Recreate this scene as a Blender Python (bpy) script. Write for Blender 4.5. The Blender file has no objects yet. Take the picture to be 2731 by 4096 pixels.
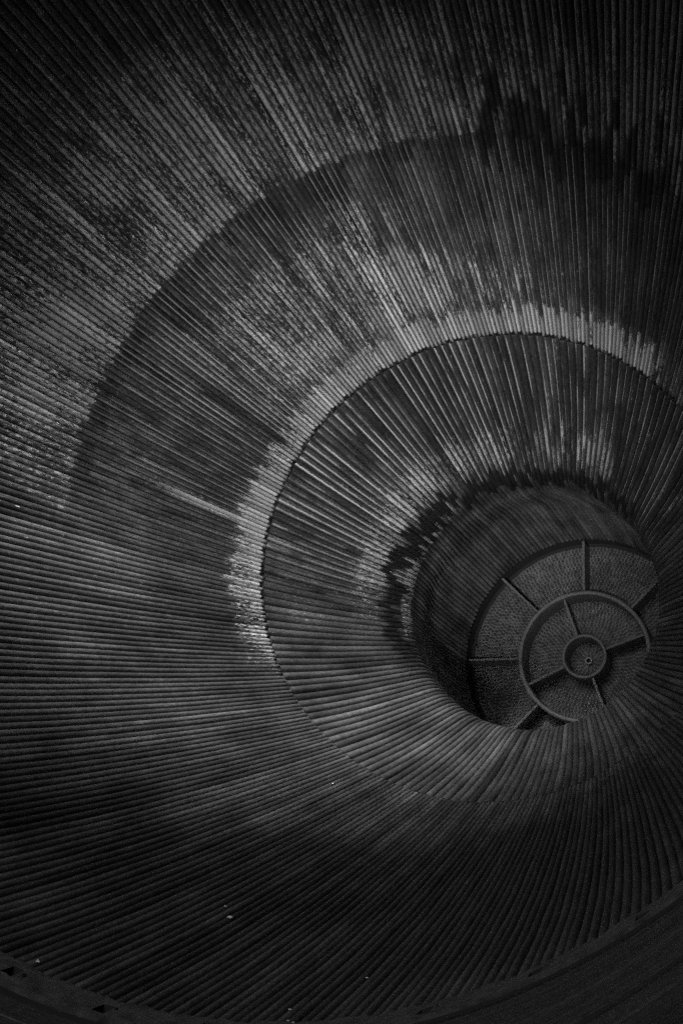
import bpy, bmesh, math, random
from mathutils import Vector, Matrix
random.seed(7)
PI = math.pi
S = bpy.context.scene
COL = S.collection

# ------------------------------------------------------------------ camera
CAM = Vector((1.2081, -5.6256, -1.3681))
YAW, PITCH, FPX = 0.3309, 0.2920, 6577.28
fw = Vector((-math.sin(YAW)*math.cos(PITCH), math.cos(YAW)*math.cos(PITCH), math.sin(PITCH)))
rt = Vector((math.cos(YAW), math.sin(YAW), 0))
up = rt.cross(fw)
cd = bpy.data.cameras.new('camera'); cam = bpy.data.objects.new('camera', cd); COL.objects.link(cam)
m = Matrix((rt, up, -fw)).transposed().to_4x4(); m.translation = CAM
cam.matrix_world = m
cd.sensor_fit = 'VERTICAL'; cd.sensor_height = 24; cd.lens = FPX*24/4096
cd.clip_start = 0.02; cd.clip_end = 200
S.camera = cam

# ------------------------------------------------------------------ world, lamps, exposure
w = bpy.data.worlds.new('World'); S.world = w; w.use_nodes = True
w.node_tree.nodes['Background'].inputs[0].default_value = (1, 1, 1, 1)
w.node_tree.nodes['Background'].inputs[1].default_value = 0.002

def lamp(name, loc, target, radius, power, cone, blend=1.0):
    l = bpy.data.lights.new(name, 'SPOT'); l.shadow_soft_size = radius; l.energy = power
    l.spot_size = math.radians(cone); l.spot_blend = blend
    o = bpy.data.objects.new(name, l); COL.objects.link(o)
    o.location = loc
    o.rotation_euler = (Vector(target)-Vector(loc)).to_track_quat('-Z', 'Y').to_euler()
    return o
lamp('high_spotlight', (-1.0, -8.0, 3.35), (-1.00, -0.95, 0.12), .40, 14500, 17.5)
lamp('low_fill_spot', (0.9, -9.5, -2.6), (-0.33, -0.76, 0.59), .30, 5900, 14)  # added fill from below, in place of floor bounce
l = bpy.data.lights.new('soft_fill_light', 'AREA'); l.shape = 'RECTANGLE'; l.size = 3.4; l.size_y = 2.2; l.energy = 88; l.spread = math.radians(110)  # added soft fill outside the exit, no window there
o = bpy.data.objects.new('soft_fill_light', l); COL.objects.link(o); o.location = (-0.9, -10.0, 2.0)
o.rotation_euler = (Vector((0, 0, 0))-o.location).to_track_quat('-Z', 'Y').to_euler()
S.view_settings.view_transform = 'Standard'; S.view_settings.look = 'None'
S.view_settings.exposure = -0.1; S.view_settings.gamma = 1.0; S.view_settings.use_curve_mapping = False
S.cycles.use_denoising = False; S.cycles.use_adaptive_sampling = True; S.cycles.adaptive_threshold = .06; S.cycles.adaptive_min_samples = 20
S.cycles.max_bounces = 3; S.cycles.diffuse_bounces = 1; S.cycles.sample_clamp_indirect = .4

# ------------------------------------------------------------------ profile of the thrust chamber (crest of the tubes), axis = world Y
KN = [(0.950, 0.497, 0.0), (0.62, 0.500, 0.0), (0.42, 0.496, 0.06), (0.20, 0.462, 0.18), (0.0, 0.4445, 0.0), (-0.08, 0.462, -0.45), (-0.18, 0.519, -0.60),
      (-0.35, 0.617, -0.54), (-0.6706, 0.770, -0.4367), (-1.4547, 1.0804, -0.362), (-2.5008, 1.406, -0.262)]
def prof(y):
    for (a, ra, sa), (b, rb, sb) in zip(KN, KN[1:]):
        if b <= y <= a or (y > a and a == KN[0][0]) or (b == KN[-1][0] and y < b):
            h = b-a; t = (y-a)/h
            return ((2*t**3-3*t*t+1)*ra+(t**3-2*t*t+t)*h*sa+(-2*t**3+3*t*t)*rb+(t**3-t*t)*h*sb)
def profn(y):                                   # inward unit normal in (y, R)
    d = (prof(y+1e-4)-prof(y-1e-4))/2e-4
    l = math.hypot(1, d); return (d/l, -1/l)

# ------------------------------------------------------------------ shader helper
class NG:
    def __init__(s, name):
        s.mat = bpy.data.materials.new(name); s.mat.use_nodes = True
        s.nt = s.mat.node_tree; s.b = s.nt.nodes['Principled BSDF']
    def n(s, t): return s.nt.nodes.new(t)
    def put(s, sock, v):
        if isinstance(v, bpy.types.NodeSocket): s.nt.links.new(v, sock)
        else: sock.default_value = v
    def M(s, op, *a, clamp=False):
        q = s.n('ShaderNodeMath'); q.operation = op; q.use_clamp = clamp
        for i, v in enumerate(a): s.put(q.inputs[i], v)
        return q.outputs[0]
    def add(s, *a):
        r = a[0]
        for x in a[1:]: r = s.M('ADD', r, x)
        return r
    def mul(s, *a):
        r = a[0]
        for x in a[1:]: r = s.M('MULTIPLY', r, x)
        return r
    def sub(s, a, b): return s.M('SUBTRACT', a, b)
    def ss(s, x, a, b):                         # smoothstep, a and b may be sockets
        q = s.n('ShaderNodeMapRange'); q.interpolation_type = 'SMOOTHSTEP'
        s.put(q.inputs[0], x); s.put(q.inputs[1], a); s.put(q.inputs[2], b); q.inputs[3].default_value = 0; q.inputs[4].default_value = 1
        return q.outputs[0]
    def win(s, x, a, b, soft):
        h = soft/2; e = lambda v, d: s.add(v, d) if isinstance(v, bpy.types.NodeSocket) else v+d
        return s.mul(s.ss(x, e(a, -h), e(a, h)), s.sub(1.0, s.ss(x, e(b, -h), e(b, h))))
    def vec(s, x, y, z):
        q = s.n('ShaderNodeCombineXYZ')
        for i, v in enumerate((x, y, z)): s.put(q.inputs[i], v)
        return q.outputs[0]
    def noise(s, v, scale=1, detail=3, rough=.6, gain=2.2):
        q = s.n('ShaderNodeTexNoise'); s.put(q.inputs['Vector'], v)
        q.inputs['Scale'].default_value = scale; q.inputs['Detail'].default_value = detail; q.inputs['Roughness'].default_value = rough
        return s.M('MULTIPLY_ADD', s.sub(q.outputs[0], .5), gain, .5, clamp=True)
    def white(s, x):
        q = s.n('ShaderNodeTexWhiteNoise'); q.noise_dimensions = '1D'; s.put(q.inputs['W'], x); return q.outputs[0]
    def mix(s, f, a, b): return s.add(s.mul(a, s.sub(1.0, f)), s.mul(b, f))
    def grey(s, v):
        q = s.n('ShaderNodeCombineColor')
        for i in range(3): s.put(q.inputs[i], v)
        return q.outputs[0]
    def geo(s):
        g = s.n('ShaderNodeNewGeometry'); q = s.n('ShaderNodeSeparateXYZ'); s.nt.links.new(g.outputs['Position'], q.inputs[0])
        x, y, z = q.outputs
        t = s.mul(s.M('ARCTAN2', z, x), 180/PI)
        th = s.add(t, s.mul(s.M('LESS_THAN', t, -90.0), 360.0))   # -90..270, 90 is up, 180 is left
        R = s.M('SQRT', s.add(s.mul(x, x), s.mul(z, z)))
        return x, y, z, th, R, g.outputs['Position']
    def bump(s, h, dist, strength=1.0):
        q = s.n('ShaderNodeBump'); q.inputs['Distance'].default_value = dist; q.inputs['Strength'].default_value = strength
        s.put(q.inputs['Height'], h); s.nt.links.new(q.outputs[0], s.b.inputs['Normal'])

def tube_material(name, N):
    g = NG(name); x, y, z, th, R, P = g.geo()
    tid = g.M('FLOOR', g.mul(th, N/360))
    r1 = g.white(g.add(tid, .37+N)); r2 = g.white(g.add(tid, 91.7+N))
    thr = g.mul(th, PI/180)
    st = g.noise(g.vec(g.mul(tid, 7.31), g.mul(y, 5.0), 3.3), 1, 2.5, .55)             # long streaks, one run per tube
    fl = g.noise(g.vec(g.mul(thr, 215.0), g.mul(y, 44.0), 0.0), 1, 5, .72, 2.4)          # flaking
    big = g.noise(g.vec(g.mul(thr, 5.0), g.mul(y, 4.0), 7.7), 1, 3, .55, 2.2)           # broad stains
    fine = g.noise(P, 260, 3, .7, 2.0)
    yj = g.add(y, g.mul(g.sub(r1, .5), .045), g.mul(g.sub(fl, .5), .05))                # each tube ends its coat elsewhere
    yk = g.add(y, g.mul(g.sub(r2, .5), .02), g.mul(g.sub(fl, .5), .012))
    up_ = g.win(th, 10, 196, 26)
    ul = g.win(th, 70, 190, 50)
    fr = g.M('FRACT', g.mul(th, N/360))                                                # across the tube, .5 is its crest
    # white deposit coverage
    outer = g.sub(1.0, g.ss(yk, -1.460, -1.454))
    c_outer = g.mul(outer, g.win(th, 18, 178, 36), g.add(.36, g.mul(ul, .08), g.mul(g.win(y, -1.95, -1.40, .5), .12), g.mul(g.ss(y, -1.75, -2.4), -.16)))
    wob = g.mul(g.sub(g.noise(g.vec(g.mul(thr, 9.0), 1.7, 4.1), 1, 4, .7), .5), .075)
    band = g.mul(g.win(g.add(yj, wob, g.mul(g.sub(st, .5), .05)), -.80, -.40, .035), g.ss(y, -.668, -.672), g.win(g.add(th, g.mul(fl, 12), g.mul(st, 14)), 50, 222, 26), g.sub(1.0, outer))
    c_band = g.mul(band, g.sub(1.0, g.mul(g.ss(th, 176, 206), .35)), g.add(.60, g.mul(big, .16), g.mul(g.ss(y, -.76, -.69), .12)))
    midz = g.win(y, -1.45, -.70, .02)
    c_mid = g.mul(midz, g.win(th, 30, 182, 40), g.add(.20, g.mul(g.win(g.add(th, g.mul(big, 10)), 103, 147, 22), g.win(y, -1.30, -.78, .25), .30),
                                   g.mul(g.win(th, 72, 108, 20), g.win(y, -1.05, -.78, .15), .22)))
    inn = g.ss(yk, -.668, -.660)
    c_inn = g.mul(inn, g.win(th, 5, 196, 26), g.sub(1.0, g.ss(y, -.03, .02)),
                  g.add(.22, g.mul(g.win(y, -.30, -.14, .10), g.win(th, 36, 178, 26), g.add(.25, g.mul(g.ss(th, 70, 120), .06))), g.mul(g.win(y, -.085, -.02, .02), g.win(th, 130, 200, 16), .30)))
    cov = g.add(g.M('MAXIMUM', g.M('MAXIMUM', c_outer, c_mid), g.M('MAXIMUM', c_band, c_inn)), g.mul(g.sub(big, .5), .20))
    fw_ = g.add(.46, g.mul(g.ss(th, 70, 120), .28)); n = g.add(g.mul(fl, fw_), g.mul(st, g.sub(1.0, fw_)))
    D = g.mul(g.ss(n, g.sub(.90, cov), g.sub(1.12, cov)), g.ss(cov, .1, .25))
    fl3 = g.noise(g.vec(g.mul(thr, 95.0), g.mul(y, 26.0), 9.0), 1, 3, .6, 2.2)
    chip = g.mul(g.ss(fl3, .90, .96), g.win(y, -2.5, -1.40, .4), g.win(th, 88, 190, 30))
    side = g.ss(g.add(fr, g.mul(g.sub(fl, .5), .10)), .20, .36)                          # crust cut back on one flank to paint the shade between tubes
    D = g.mul(D, g.mix(g.mul(g.sub(1.0, band), .5), g.add(.45, g.mul(side, .55)), g.add(-.1, g.mul(side, 1.1))))
    # pale crust streaks that paint the lit flank of each tube into the colour
    line = g.mul(g.win(g.add(fr, g.mul(g.sub(r2, .5), .16), g.mul(g.sub(fl, .5), .10)), .64, .86, .09), g.M('MAXIMUM', g.M('MAXIMUM', g.mul(midz, .75), g.mul(outer, .6)), inn),
                 g.win(th, 15, 172, 50), g.sub(1.0, g.ss(y, -.10, -.02)), g.ss(g.add(st, g.mul(fl, .3), g.mul(r1, .3)), .42, .95))
    scar = g.mul(g.win(g.add(th, g.mul(g.sub(fl, .5), 1.2)), 166.6, 168.4, .5), g.win(g.add(y, g.mul(g.sub(fl, .5), .2)), -1.14, -.80, .08), g.add(.35, g.mul(st, .6)))
    specks = g.mul(g.ss(fl, .78, .92), g.win(y, -1.9, -.15, .3), g.win(th, 60, 196, 40), .8)
    D = g.M('MAXIMUM', g.M('MAXIMUM', D, g.mul(line, .95)), g.M('MAXIMUM', scar, specks))
    D = g.M('MAXIMUM', D, chip)
    # soot and other dark masks
    s_thr = g.mul(g.win(g.add(yj, g.mul(wob, 1.1), g.mul(g.sub(st, .5), .07), g.mul(g.win(th, 128, 230, 40), .04)), -.122, g.add(-.075, g.mul(r2, .075)), .024), g.win(g.add(th, g.mul(fl, 20)), 38, 218, 26), g.ss(g.add(fl, g.mul(st, .6)), .05, .40))
    s_throat = g.mul(g.win(y, -.08, .06, .06), g.win(th, -10, 225, 40), .12)
    s_edge = g.mul(g.win(g.add(yk, 0.0), -1.455, g.add(-1.425, g.mul(g.M('POWER', r1, 3.0), .34), g.mul(g.sub(st, .5), .08)), .03), g.win(th, 55, 178, 20), g.add(.25, g.mul(g.ss(st, .3, .6), .65)))
    ys = g.add(y, g.mul(g.M('POWER', r1, 2.0), .26), g.mul(st, .10))
    s_blk = g.mul(g.win(g.add(ys, g.mul(g.sub(fl, .5), .04)), -1.44, -1.26, .07), g.win(th, 44, 86, 14), .97)
    s_right = g.mul(g.win(th, 18, 74, 20), g.win(g.add(y, g.mul(st, .1)), -1.44, -.78, .08), .75)  # darkens the upper right wall
    s_far = g.mul(g.win(th, 20, 92, 36), g.sub(1.0, g.ss(y, -1.46, -1.40)), g.mul(g.ss(st, .3, .8), .45))  # darkens the outer wall at upper right, in streaks
    shade_crest = g.mul(inn, g.win(th, 18, 128, 40), g.sub(1.0, g.ss(y, -.14, -.06)), .62)  # painted shade: darkens the inner upper tubes beside their lit flanks
    shade_pit = g.mul(g.win(g.add(y, g.mul(g.sub(r2, .5), .006)), -.681, -.665, .006), g.win(th, 20, 210, 30), g.M('MULTIPLY', r1, 1.5, clamp=True))  # shade in the pits of the tube split, painted as dark dots
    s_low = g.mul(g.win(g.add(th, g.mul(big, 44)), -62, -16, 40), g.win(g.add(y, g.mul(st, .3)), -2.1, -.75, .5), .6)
    soot = g.M('MAXIMUM', g.M('MAXIMUM', s_thr, s_edge), g.M('MAXIMUM', s_blk, s_right))
    s_lap = g.mul(g.win(yk, -1.155, -.83, .012), g.win(th, 150, 212, 20), .34)
    soot = g.mul(g.M('MAXIMUM', soot, g.M('MAXIMUM', s_lap, shade_crest)), g.sub(1.0, g.mul(D, g.sub(1.0, g.M('MAXIMUM', s_thr, s_blk, clamp=True)), .8)))
    soot = g.M('MAXIMUM', g.M('MAXIMUM', soot, s_far), g.M('MAXIMUM', shade_pit, g.M('MAXIMUM', s_low, s_throat)))  # soot holds the painted shade masks as well
    # bare tube metal
    base = g.mul(.066, g.add(.62, g.mul(r2, .7)), g.add(.60, g.mul(st, .8)), g.add(.45, g.mul(fl, 1.1)), g.add(.52, g.mul(big, .96)))
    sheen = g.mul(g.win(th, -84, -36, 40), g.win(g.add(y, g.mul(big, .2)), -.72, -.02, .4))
    base = g.mul(base, g.add(1.0, g.mul(sheen, .7)), g.add(1.0, g.mul(g.win(th, 205, 260, 40), .2)))  # sheen and lower left glow painted into the base colour
    base = g.mix(g.ss(y, -.02, .1), base, g.mul(base, 2.6))
    dep = g.mul(g.sub(1.0, g.mul(band, .12)), g.add(.32, g.mul(g.ss(y, -1.5, -1.2), .10)), g.add(.65, g.mul(fine, .5)), g.add(.5, g.mul(r1, .65)))
    alb = g.mix(D, base, g.mul(dep, g.add(1.0, g.mul(chip, .9))))
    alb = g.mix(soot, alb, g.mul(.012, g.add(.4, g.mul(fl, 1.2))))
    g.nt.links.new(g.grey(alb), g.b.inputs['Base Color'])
    g.put(g.b.inputs['Roughness'], g.add(.36, g.mul(D, .35), g.mul(fl, .14)))
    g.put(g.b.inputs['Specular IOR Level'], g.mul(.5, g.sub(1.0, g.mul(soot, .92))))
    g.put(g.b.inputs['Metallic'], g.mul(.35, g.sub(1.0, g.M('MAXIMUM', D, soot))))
    g.bump(g.add(g.mul(fine, .35), g.mul(D, .6), g.mul(fl, .5)), .0016, .8)
    return g.mat

def plain(name, v, rough=.6, var=.35, scale=14, bump=.001, metal=0.0):
    g = NG(name); x, y, z, th, R, P = g.geo()
    a = g.noise(P, scale, 5, .65); f = g.noise(P, scale*18, 3, .7)
    c = g.mul(v, g.add(1-var, g.mul(a, 2*var)), g.add(.8, g.mul(f, .4)))
    g.nt.links.new(g.grey(c), g.b.inputs['Base Color'])
    g.put(g.b.inputs['Roughness'], g.add(rough-.08, g.mul(a, .16))); g.b.inputs['Metallic'].default_value = metal
    g.bump(g.add(g.mul(a, .4), g.mul(f, .6)), bump)
    return g.mat

def injector_material():
    g = NG('injector_copper'); x, y, z, th, R, P = g.geo()
    p = .0148
    k = g.M('FLOOR', g.M('DIVIDE', R, p)); fr = g.sub(g.M('FRACT', g.M('DIVIDE', R, p)), .5)
    Rk = g.mul(g.add(k, .5), p)
    cnt = g.M('ROUND', g.M('DIVIDE', g.mul(Rk, 2*PI), .0152))
    a = g.add(g.M('DIVIDE', g.mul(th, cnt), 360.0), g.mul(g.white(k), .6))
    fa = g.sub(g.M('FRACT', a), .5)
    d = g.M('SQRT', g.add(g.mul(fr, fr), g.mul(fa, fa)))
    rr = g.white(g.add(g.M('FLOOR', a), g.mul(k, 37.7)))
    hole = g.sub(1.0, g.ss(d, g.add(.17, g.mul(rr, .1)), .34))
    groove = g.ss(g.M('ABSOLUTE', fr), .40, .49)
    big = g.noise(P, 9, 4, .6); f = g.noise(P, 120, 3, .7)
    c = g.mul(.088, g.add(.55, g.mul(big, .7)), g.add(.6, g.mul(f, .8)))
    c = g.mul(c, g.add(.62, g.mul(g.white(g.add(g.M('FLOOR', a), g.mul(k, 11.3), 5.5)), .9)), g.sub(1.0, g.mul(hole, g.add(.55, g.mul(rr, .42)))), g.sub(1.0, g.mul(groove, .45)))
    g.nt.links.new(g.grey(c), g.b.inputs['Base Color']); g.b.inputs['Roughness'].default_value = .6
    g.bump(g.add(g.mul(hole, -1.0), g.mul(groove, -.4), g.mul(f, .2)), .004)
    return g.mat

MT1 = tube_material('throat_tube_metal', 178)
MT2 = tube_material('bell_tube_metal', 356)
M_back = plain('braze_shell', .012, .9)
M_ring = plain('ring_steel', .085, .55, .7, 26, .006)
g = NG('extension_lap_sheet'); x, y, z, th, R, P = g.geo()
lap = g.noise(g.vec(g.mul(y, 34.0), g.mul(th, .012), 2.0), 1, 3, .6, 3.0); f = g.noise(P, 60, 4, .7)
g.nt.links.new(g.grey(g.mul(.030, g.add(.10, g.mul(lap, 1.3)), g.add(.5, f))), g.b.inputs['Base Color'])
g.b.inputs['Roughness'].default_value = .55; g.bump(f, .002); M_ext = g.mat
M_inj = injector_material()
M_baf = plain('baffle_copper', .085, .5, .3, 20, .001)
M_dark = plain('recess_dark', .01, .9)
M_ign = plain('igniter_metal', .34, .4, .2, 60, .0006)
M_flake = plain('flake_white', .88, .7, .15, 120, .001)

# ------------------------------------------------------------------ object helpers
def mesh(name, V, F, mat, smooth=True):
    me = bpy.data.meshes.new(name); me.from_pydata(V, [], F); me.validate()
    me.materials.append(mat)
    if smooth: me.polygons.foreach_set('use_smooth', [True]*len(me.polygons))
    me.update(); return me
def link(name, me, parent=None):
    o = bpy.data.objects.new(name, me); COL.objects.link(o)
    if parent: o.parent = parent
    return o
def pol(R, th, y): return (R*math.cos(th), y, R*math.sin(th))
def revolve(pts, seg, closed=True):
    V = [pol(r, 2*PI*k/seg, y) for k in range(seg) for (y, r) in pts]; n = len(pts); F = []
    for k in range(seg):
        k2 = (k+1) % seg
        for i in range(n if closed else n-1):
            j = (i+1) % n; F.append((k*n+i, k*n+j, k2*n+j, k2*n+i))
    return V, F
def flat_shade(me, deg=35):
    me.polygons.foreach_set('use_smooth', [True]*len(me.polygons))
    bm = bmesh.new(); bm.from_mesh(me)
    for e in bm.edges:
        if len(e.link_faces) == 2 and e.calc_face_angle(0) > math.radians(deg): e.smooth = False
    bm.normal_update(); bmesh.ops.recalc_face_normals(bm, faces=bm.faces); bm.to_mesh(me); bm.free()

engine = bpy.data.objects.new('rocket_engine', None); COL.objects.link(engine)
engine.location = (0, 0, 0)
engine['label'] = 'huge soot stained rocket engine nozzle lined with ribbed tubes, seen from inside'
engine['category'] = 'rocket engine'

# ------------------------------------------------------------------ shell behind the tubes
YS, YE = -0.6706, -2.5008
ys = [.95-.05*i for i in range(int(.95/.05))] + [0-.03*i for i in range(0, 22)] + [-.68-.07*i for i in range(27)]
ys = sorted(set(round(v, 4) for v in ys if v > YE), reverse=True) + [YE]
inner = []
for yv in ys:
    N = 178 if yv > YS else 356
    wd = 2*PI*prof(yv)/N; ny, nr = profn(yv); h = wd*.58
    inner.append((yv-ny*h, prof(yv)-nr*h))
outer = [(a, r+.05) for a, r in inner][::-1]
V, F = revolve(inner+outer, 360)
me = mesh('nozzle_wall', V, F, M_back); wall = link('nozzle_wall', me, engine)

# ------------------------------------------------------------------ tubes
def tube_geo(N, ylist, ang, seed, start=None, end=None, nq=9):
    """crest follows prof(); half-ellipse section; returns verts, faces. start/end = (length, kind)"""
    rnd = random.Random(seed)
    ph = [rnd.uniform(0, 6.28) for _ in range(4)]; am = rnd.uniform(.03, .08)
    lift = rnd.uniform(-.08, .08)
    V = []; n = nq
    for yv in ylist:
        R = prof(yv); ny, nr = profn(yv); wd = 2*PI*R/N
        W = wd*.91; H = wd*.55; off = 0.0; sink = -lift*wd
        off += am*wd*math.sin(yv*9+ph[0])*.4 + am*wd*math.sin(yv*23+ph[1])*.25
        sink += .03*wd*math.sin(yv*14+ph[2])
        if start:
            t = min(1, abs(yv-ylist[0])/start[0]); e = math.sqrt(max(0, 1-(1-t)**2))
            if abs(start[1]) < .2: W *= .94+.06*e; H *= .92+.08*e
            elif start[1] != 0:                   # leaves a crotch at the side of its twin
                W *= .62+.38*e; off += start[1]*wd*.19*(1-e); H *= .6+.4*e; sink += wd*.10*(1-e)
            else: H *= .3+.7*e; sink += wd*.3*(1-e)
        if end:
            t = min(1, abs(yv-ylist[-1])/end[0]); e = math.sqrt(max(0, 1-(1-t)**2))
            W *= 1-end[1]*(1-e); sink += wd*end[2]*(1-e); H *= .5+.5*e
        for q in range(n):
            a = PI*q/(n-1)
            u = -math.cos(a)*W/2+off; hgt = (math.sin(a)**.9-1)*H - sink
            yy = yv+ny*hgt; rr = R+nr*hgt
            V.append(pol(rr, ang+u/R, yy))
    F = []
    for i in range(len(ylist)-1):
        for q in range(n-1):
            F.append((i*n+q, i*n+q+1, (i+1)*n+q+1, (i+1)*n+q))
    F.append(tuple(range(n))); F.append(tuple(range((len(ylist)-1)*n, len(ylist)*n))[::-1])
    return V, F
def spaced(a, b, n, ends=.03, ne=6):
    L = [a-(a-b)*i/n for i in range(n+1)]
    for k in range(1, ne):
        f = ends*(k/ne)**1.5; L += [a-f, b+f]
    return sorted(set(round(v, 5) for v in L), reverse=True)
Y1 = spaced(.948, YS+.004, 92, .02)
Y2 = spaced(YS+.002, YE-.004, 64, .03)
def shown(ang, Y, N):                            # how much of the picture a tube fills
    A = 0; pr = None
    for yv in Y:
        R = prof(yv); wd = 2*PI*R/N
        P = Vector(pol(R, ang, yv))-CAM; d = P.dot(fw)
        if d < .1: pr = None; continue
        px, py = 1365.5+FPX*P.dot(rt)/d, 2048-FPX*P.dot(up)/d
        ny, nr = profn(yv); nrm = Vector(pol(nr, ang, ny))
        face = -nrm.dot(P.normalized())
        if 0 < px < 2731 and 0 < py < 4096 and face > 0:
            A += face*wd*abs(Y[0]-Y[-1])/len(Y)*(FPX/d)**2
    return A
def tube_set(name, N, Y, seeds, gen):
    order = sorted(range(N), key=lambda i: -shown((i+.5)*2*PI/N, Y, N))
    own = set(order[:100])
    protos = {}
    for i in order[:100]:                        # the hundred that show largest are parts of their own
        s = gen[1](i); key = s
        if key not in protos:
            Vt, Ft = gen[0](0.0, s); protos[key] = mesh(name, Vt, Ft, gen[2])
        o = bpy.data.objects.new(name, protos[key]); COL.objects.link(o); o.parent = wall
        o.rotation_euler = (0, -(i+.5)*2*PI/N, 0)
    V = []; F = []
    for i in order[100:]:
        Vt, Ft = gen[0]((i+.5)*2*PI/N, gen[1](i)); b = len(V); V += Vt; F += [tuple(b+k for k in f) for f in Ft]
    o = link(name+'_bundle', mesh(name+'_bundle', V, F, gen[2]), wall); o['kind'] = 'stuff'
def rn(i, k): return random.Random(i*13+k).randrange(8)
tube_set('throat_tube', 178, Y1, 5, (lambda a, s: tube_geo(178, Y1, a, s[0], None, (.010, .02, .0) if s[1] else (.010, .12, .06)), lambda i: (rn(i, 1), 206 < i*360/178 < 350), MT1))
tube_set('bell_tube', 356, Y2, 5, (lambda a, s: tube_geo(356, Y2, a, 100+s[0], (.02, s[1]*(.35+.65*((s[0]*7) % 8)/7)), (.03, .1, .35)), lambda i: (rn(i, 2), (-1 if i % 2 == 0 else 1)*(.15 if 206 < (i*360/356) < 350 else 1)), MT2))

# ------------------------------------------------------------------ exit ring with its pockets
def ring():
    hole0 = math.radians(-104.5); step = 2*PI/40
    A = (YE+.004, 1.405); slope = .25
    P = [(-2.490, 1.409), (-2.500, 1.399), (-2.511, 1.3975), (-2.520, 1.401), (-2.538, 1.407), (-2.588, 1.418), (-2.592, 1.4255), (-2.597, 1.4255), (-2.600, 1.420), (-2.622, 1.425), (-2.628, 1.432), (-2.630, 1.52), (-2.49, 1.52)]
    seg = 40*16; n = len(P); V = []; F = []; dark = []
    hole_i = 4                                   # strip 4-5 carries the pockets
    for k in range(seg):
        th = hole0+2*PI*k/seg
        for (yv, r) in P:
            wob = .0014*math.sin(th*61)+.0012*math.sin(th*97+1)+.001*math.sin(th*211+yv*90)
            V.append(pol(r+(wob if r < 1.44 and yv > -2.61 else 0), th, yv))
    for k in range(seg):
        k2 = (k+1) % seg
        for i in range(n):
            j = (i+1) % n
            q = (k*n+i, k*n+j, k2*n+j, k2*n+i)
            if i == hole_i and k % 16 in (0, 1):
                b = len(V)
                for v in q:
                    c = Vector(V[v]); rr = math.hypot(c.x, c.z); f = (rr+.035)/rr
                    V.append((c.x*f, c.y, c.z*f))
                d0 = len(F); F.append((b, b+1, b+2, b+3))
                for e in range(4):
                    if (e, k % 16) not in ((2, 0), (0, 1)): F.append((q[e], q[(e+1) % 4], b+(e+1) % 4, b+e))
                dark += range(d0, len(F))
            else: F.append(q)
    return V, F, dark
V, F, dark = ring(); me = mesh('exit_ring', V, F, M_ring); me.materials.append(M_dark); dark = set(dark)
for p in me.polygons:
    if p.index in dark: p.material_index = 1  # pocket shade painted near-black on the recess faces
flat_shade(me, 40)
ringo = link('exit_ring', me, engine)
# clamp tab beside each pocket
for k in range(40):
    th = math.radians(-104.5)+2*PI*(k+.165)/40
    if k: o = bpy.data.objects.new('clamp_tab', tab); COL.objects.link(o); o.parent = ringo; o.rotation_euler = (0, -th, 0)
    else:
        bm = bmesh.new(); bmesh.ops.create_cube(bm, size=1)
        bmesh.ops.scale(bm, vec=(.012, .020, .008), verts=bm.verts)
        bmesh.ops.bevel(bm, geom=bm.edges[:], offset=.003, segments=2, affect='EDGES')
        bmesh.ops.translate(bm, vec=(1.413, -2.556, 0), verts=bm.verts)
        tab = bpy.data.meshes.new('clamp_tab'); bm.to_mesh(tab); bm.free(); tab.materials.append(M_ring)
        o = link('clamp_tab', tab, ringo); o.rotation_euler = (0, -th, 0)

# ------------------------------------------------------------------ nozzle extension: lapped sheet rings
P = [(-2.646, 1.50)]
yv = -2.646; r = 1.4425; rx = random.Random(3)
while yv > -4.0:
    st = rx.uniform(.018, .042); a = rx.uniform(.3, 1.3); P += [(yv, r), (yv-.35*st, r-.0008*a), (yv-.80*st, r+.0030*a+.2*st*.8), (yv-.82*st, r+.0030*a+.2*st*.8+.010)]
    yv -= st; r += st*(.255-.035*(-2.64-yv))
P += [(yv, r+.06)]
V, F = revolve(P, 300); me = mesh('nozzle_extension', V, F, M_ext); flat_shade(me, 30); link('nozzle_extension', me, engine)

V, F = revolve([(-2.6305, 1.4335), (-2.6305, 1.50), (-2.644, 1.50), (-2.644, 1.4405)], 300)
me = mesh('gap_shade_ring', V, F, M_dark); flat_shade(me, 30); link('gap_shade_ring', me, engine)  # near-black ring added to stand for the shade in the joint gap

# ------------------------------------------------------------------ injector
YI, RI = 1.055, .4908
pts = [(YI, .001), (YI, .09), (YI, .27), (YI, RI), (YI+.002, RI+.003), (YI+.06, RI+.003), (YI+.06, .001)]
V, F = revolve(pts, 128, True); me = mesh('injector_plate', V, F, M_inj); flat_shade(me, 30)
inj = link('injector_plate', me, engine)
pts = [(.955, .53), (.955, .508), (1.06, .508), (1.06, .492), (1.08, .492), (1.08, .53)]
V, F = revolve(pts, 128); me = mesh('chamber_rim', V, F, M_dark); flat_shade(me); link('chamber_rim', me, engine)
def ring_baffle(name, rm, tk, front, back):
    a, b = rm-tk/2, rm+tk/2; c = tk*.3
    pts = [(back, a), (front+c, a), (front+c*.3, a+c*.3), (front, a+c), (front, b-c), (front+c*.3, b-c*.3), (front+c, b), (back, b)]
    V, F = revolve(pts, 128); me = mesh(name, V, F, M_baf); flat_shade(me, 50); return link(name, me, inj)
ring_baffle('baffle_ring', .2655, .019, .926, YI+.01)
ring_baffle('baffle_ring', .0860, .014, .930, YI+.01)
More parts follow.
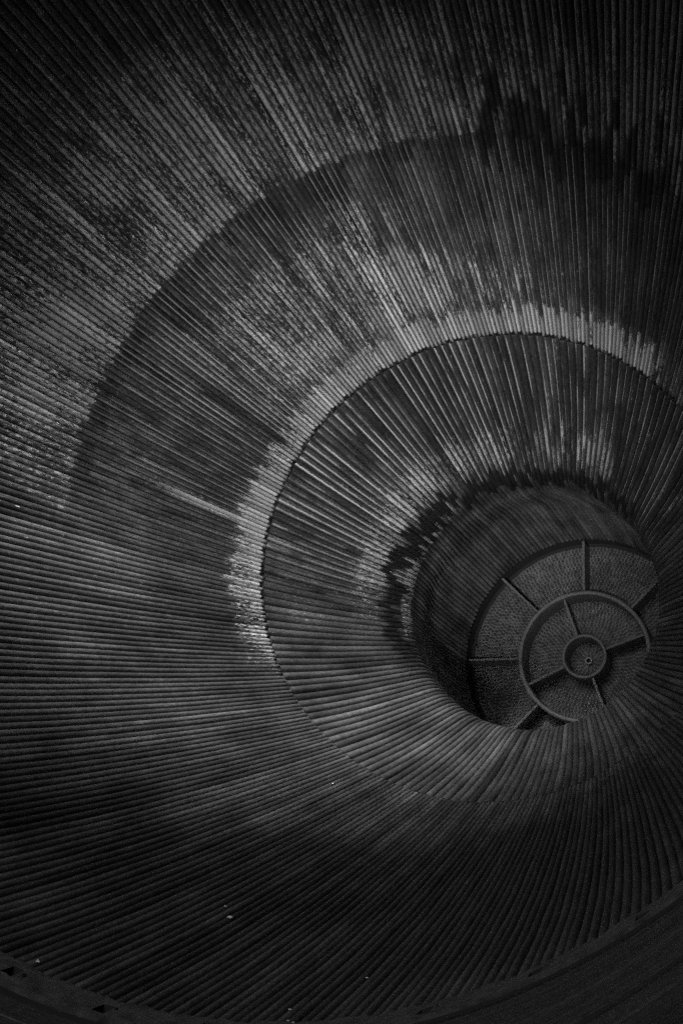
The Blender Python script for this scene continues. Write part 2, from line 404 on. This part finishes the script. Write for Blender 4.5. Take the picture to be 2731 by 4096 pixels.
def blade(r0, r1, th, front, tk):
    bm = bmesh.new(); bmesh.ops.create_cube(bm, size=1)
    bmesh.ops.scale(bm, vec=(r1-r0, YI+.01-front, tk), verts=bm.verts)
    bmesh.ops.bevel(bm, geom=bm.edges[:], offset=.003, segments=2, affect='EDGES')
    bmesh.ops.translate(bm, vec=((r0+r1)/2, (YI+.01+front)/2, 0), verts=bm.verts)
    me = bpy.data.meshes.new('baffle_blade'); bm.to_mesh(me); bm.free(); me.materials.append(M_baf)
    o = link('baffle_blade', me, inj); o.rotation_euler = (0, -math.radians(th), 0)
for k in range(8): blade(.274, .4890, 88+45*k, .934, .009)
for a in (107, -157, 17, -72): blade(.092, .258, a, .940, .009)
pts = [(1.030, .0095), (1.026, .0105), (1.026, .0140), (1.030, .0150), (YI+.005, .016), (YI+.005, .0095)]
V, F = revolve(pts, 40); link('igniter_port', mesh('igniter_port', V, F, M_ign), inj)
pts = [(1.048, .0002), (1.048, .0100), (1.050, .0100), (1.050, .0002)]
V, F = revolve(pts, 32); link('port_bore', mesh('port_bore', V, F, M_dark), inj)

# ------------------------------------------------------------------ loose white flakes lying on the lower tubes
def ray_hit(px, py):                             # where a line of sight meets the tube crests
    d = fw+rt*((px-1365.5)/FPX)-up*((py-2048)/FPX)
    t = 1.0
    while t < 8:
        p = CAM+d*t
        if p.y > YE and math.hypot(p.x, p.z) > prof(p.y)-.002: return p
        t += .002
def flake(px, py, size, label, seed, long=1.0):
    p = ray_hit(px, py)
    if p is None: return
    rnd = random.Random(seed); bm = bmesh.new(); bmesh.ops.create_icosphere(bm, subdivisions=3, radius=1)
    a = rnd.uniform(0, 6)
    for v in bm.verts:
        t = math.atan2(v.co.y, v.co.x)
        k = 1+.38*math.sin(3*t+a)+.2*math.sin(5*t+2*a)+.12*rnd.uniform(-1, 1)
        v.co.x *= k*long; v.co.y *= k*.75; v.co.z = v.co.z*.32+.12*math.sin(2.2*v.co.x+a)
        v.co *= size
    me = bpy.data.meshes.new('paint_flake'); bm.to_mesh(me); bm.free(); me.materials.append(M_flake)
    me.polygons.foreach_set('use_smooth', [True]*len(me.polygons))
    o = link('paint_flake', me)
    ny, nr = profn(p.y); R = math.hypot(p.x, p.z); n = Vector((nr*p.x/R, ny, nr*p.z/R))
    o.location = p+n*size*.25
    o.rotation_euler = n.to_track_quat('Z', 'Y').to_euler(); o.rotation_euler.rotate_axis('Z', rnd.uniform(0, 6))
    o['label'] = label; o['category'] = 'paint flake'; o['group'] = 'white flakes on the lower tubes'
flake(922, 3670, .0062, 'brightest white flake, forked, alone in the middle of the lower left tubes', 3, 1.3)
flake(901, 3626, .0034, 'dull grey flake just above the brightest white flake', 4)
flake(152, 3846, .0045, 'pale flake at the tube ends next to the exit ring, lower left', 5, 1.2)
flake(1160, 4039, .0036, 'round white speck, upper one of the cluster at the bottom edge', 6)
flake(1151, 4084, .0030, 'small white speck, left one of the lowest pair at the bottom edge', 8)
flake(1173, 4091, .0030, 'small grey speck, right one of the lowest pair at the bottom edge', 9)
flake(1468, 3912, .0030, 'thin pale sliver on the lower tubes, right of the speck cluster', 11, 1.5)
flake(1331, 3134, .0024, 'pale speck high on the lower wall, below the throat', 12, 1.2)
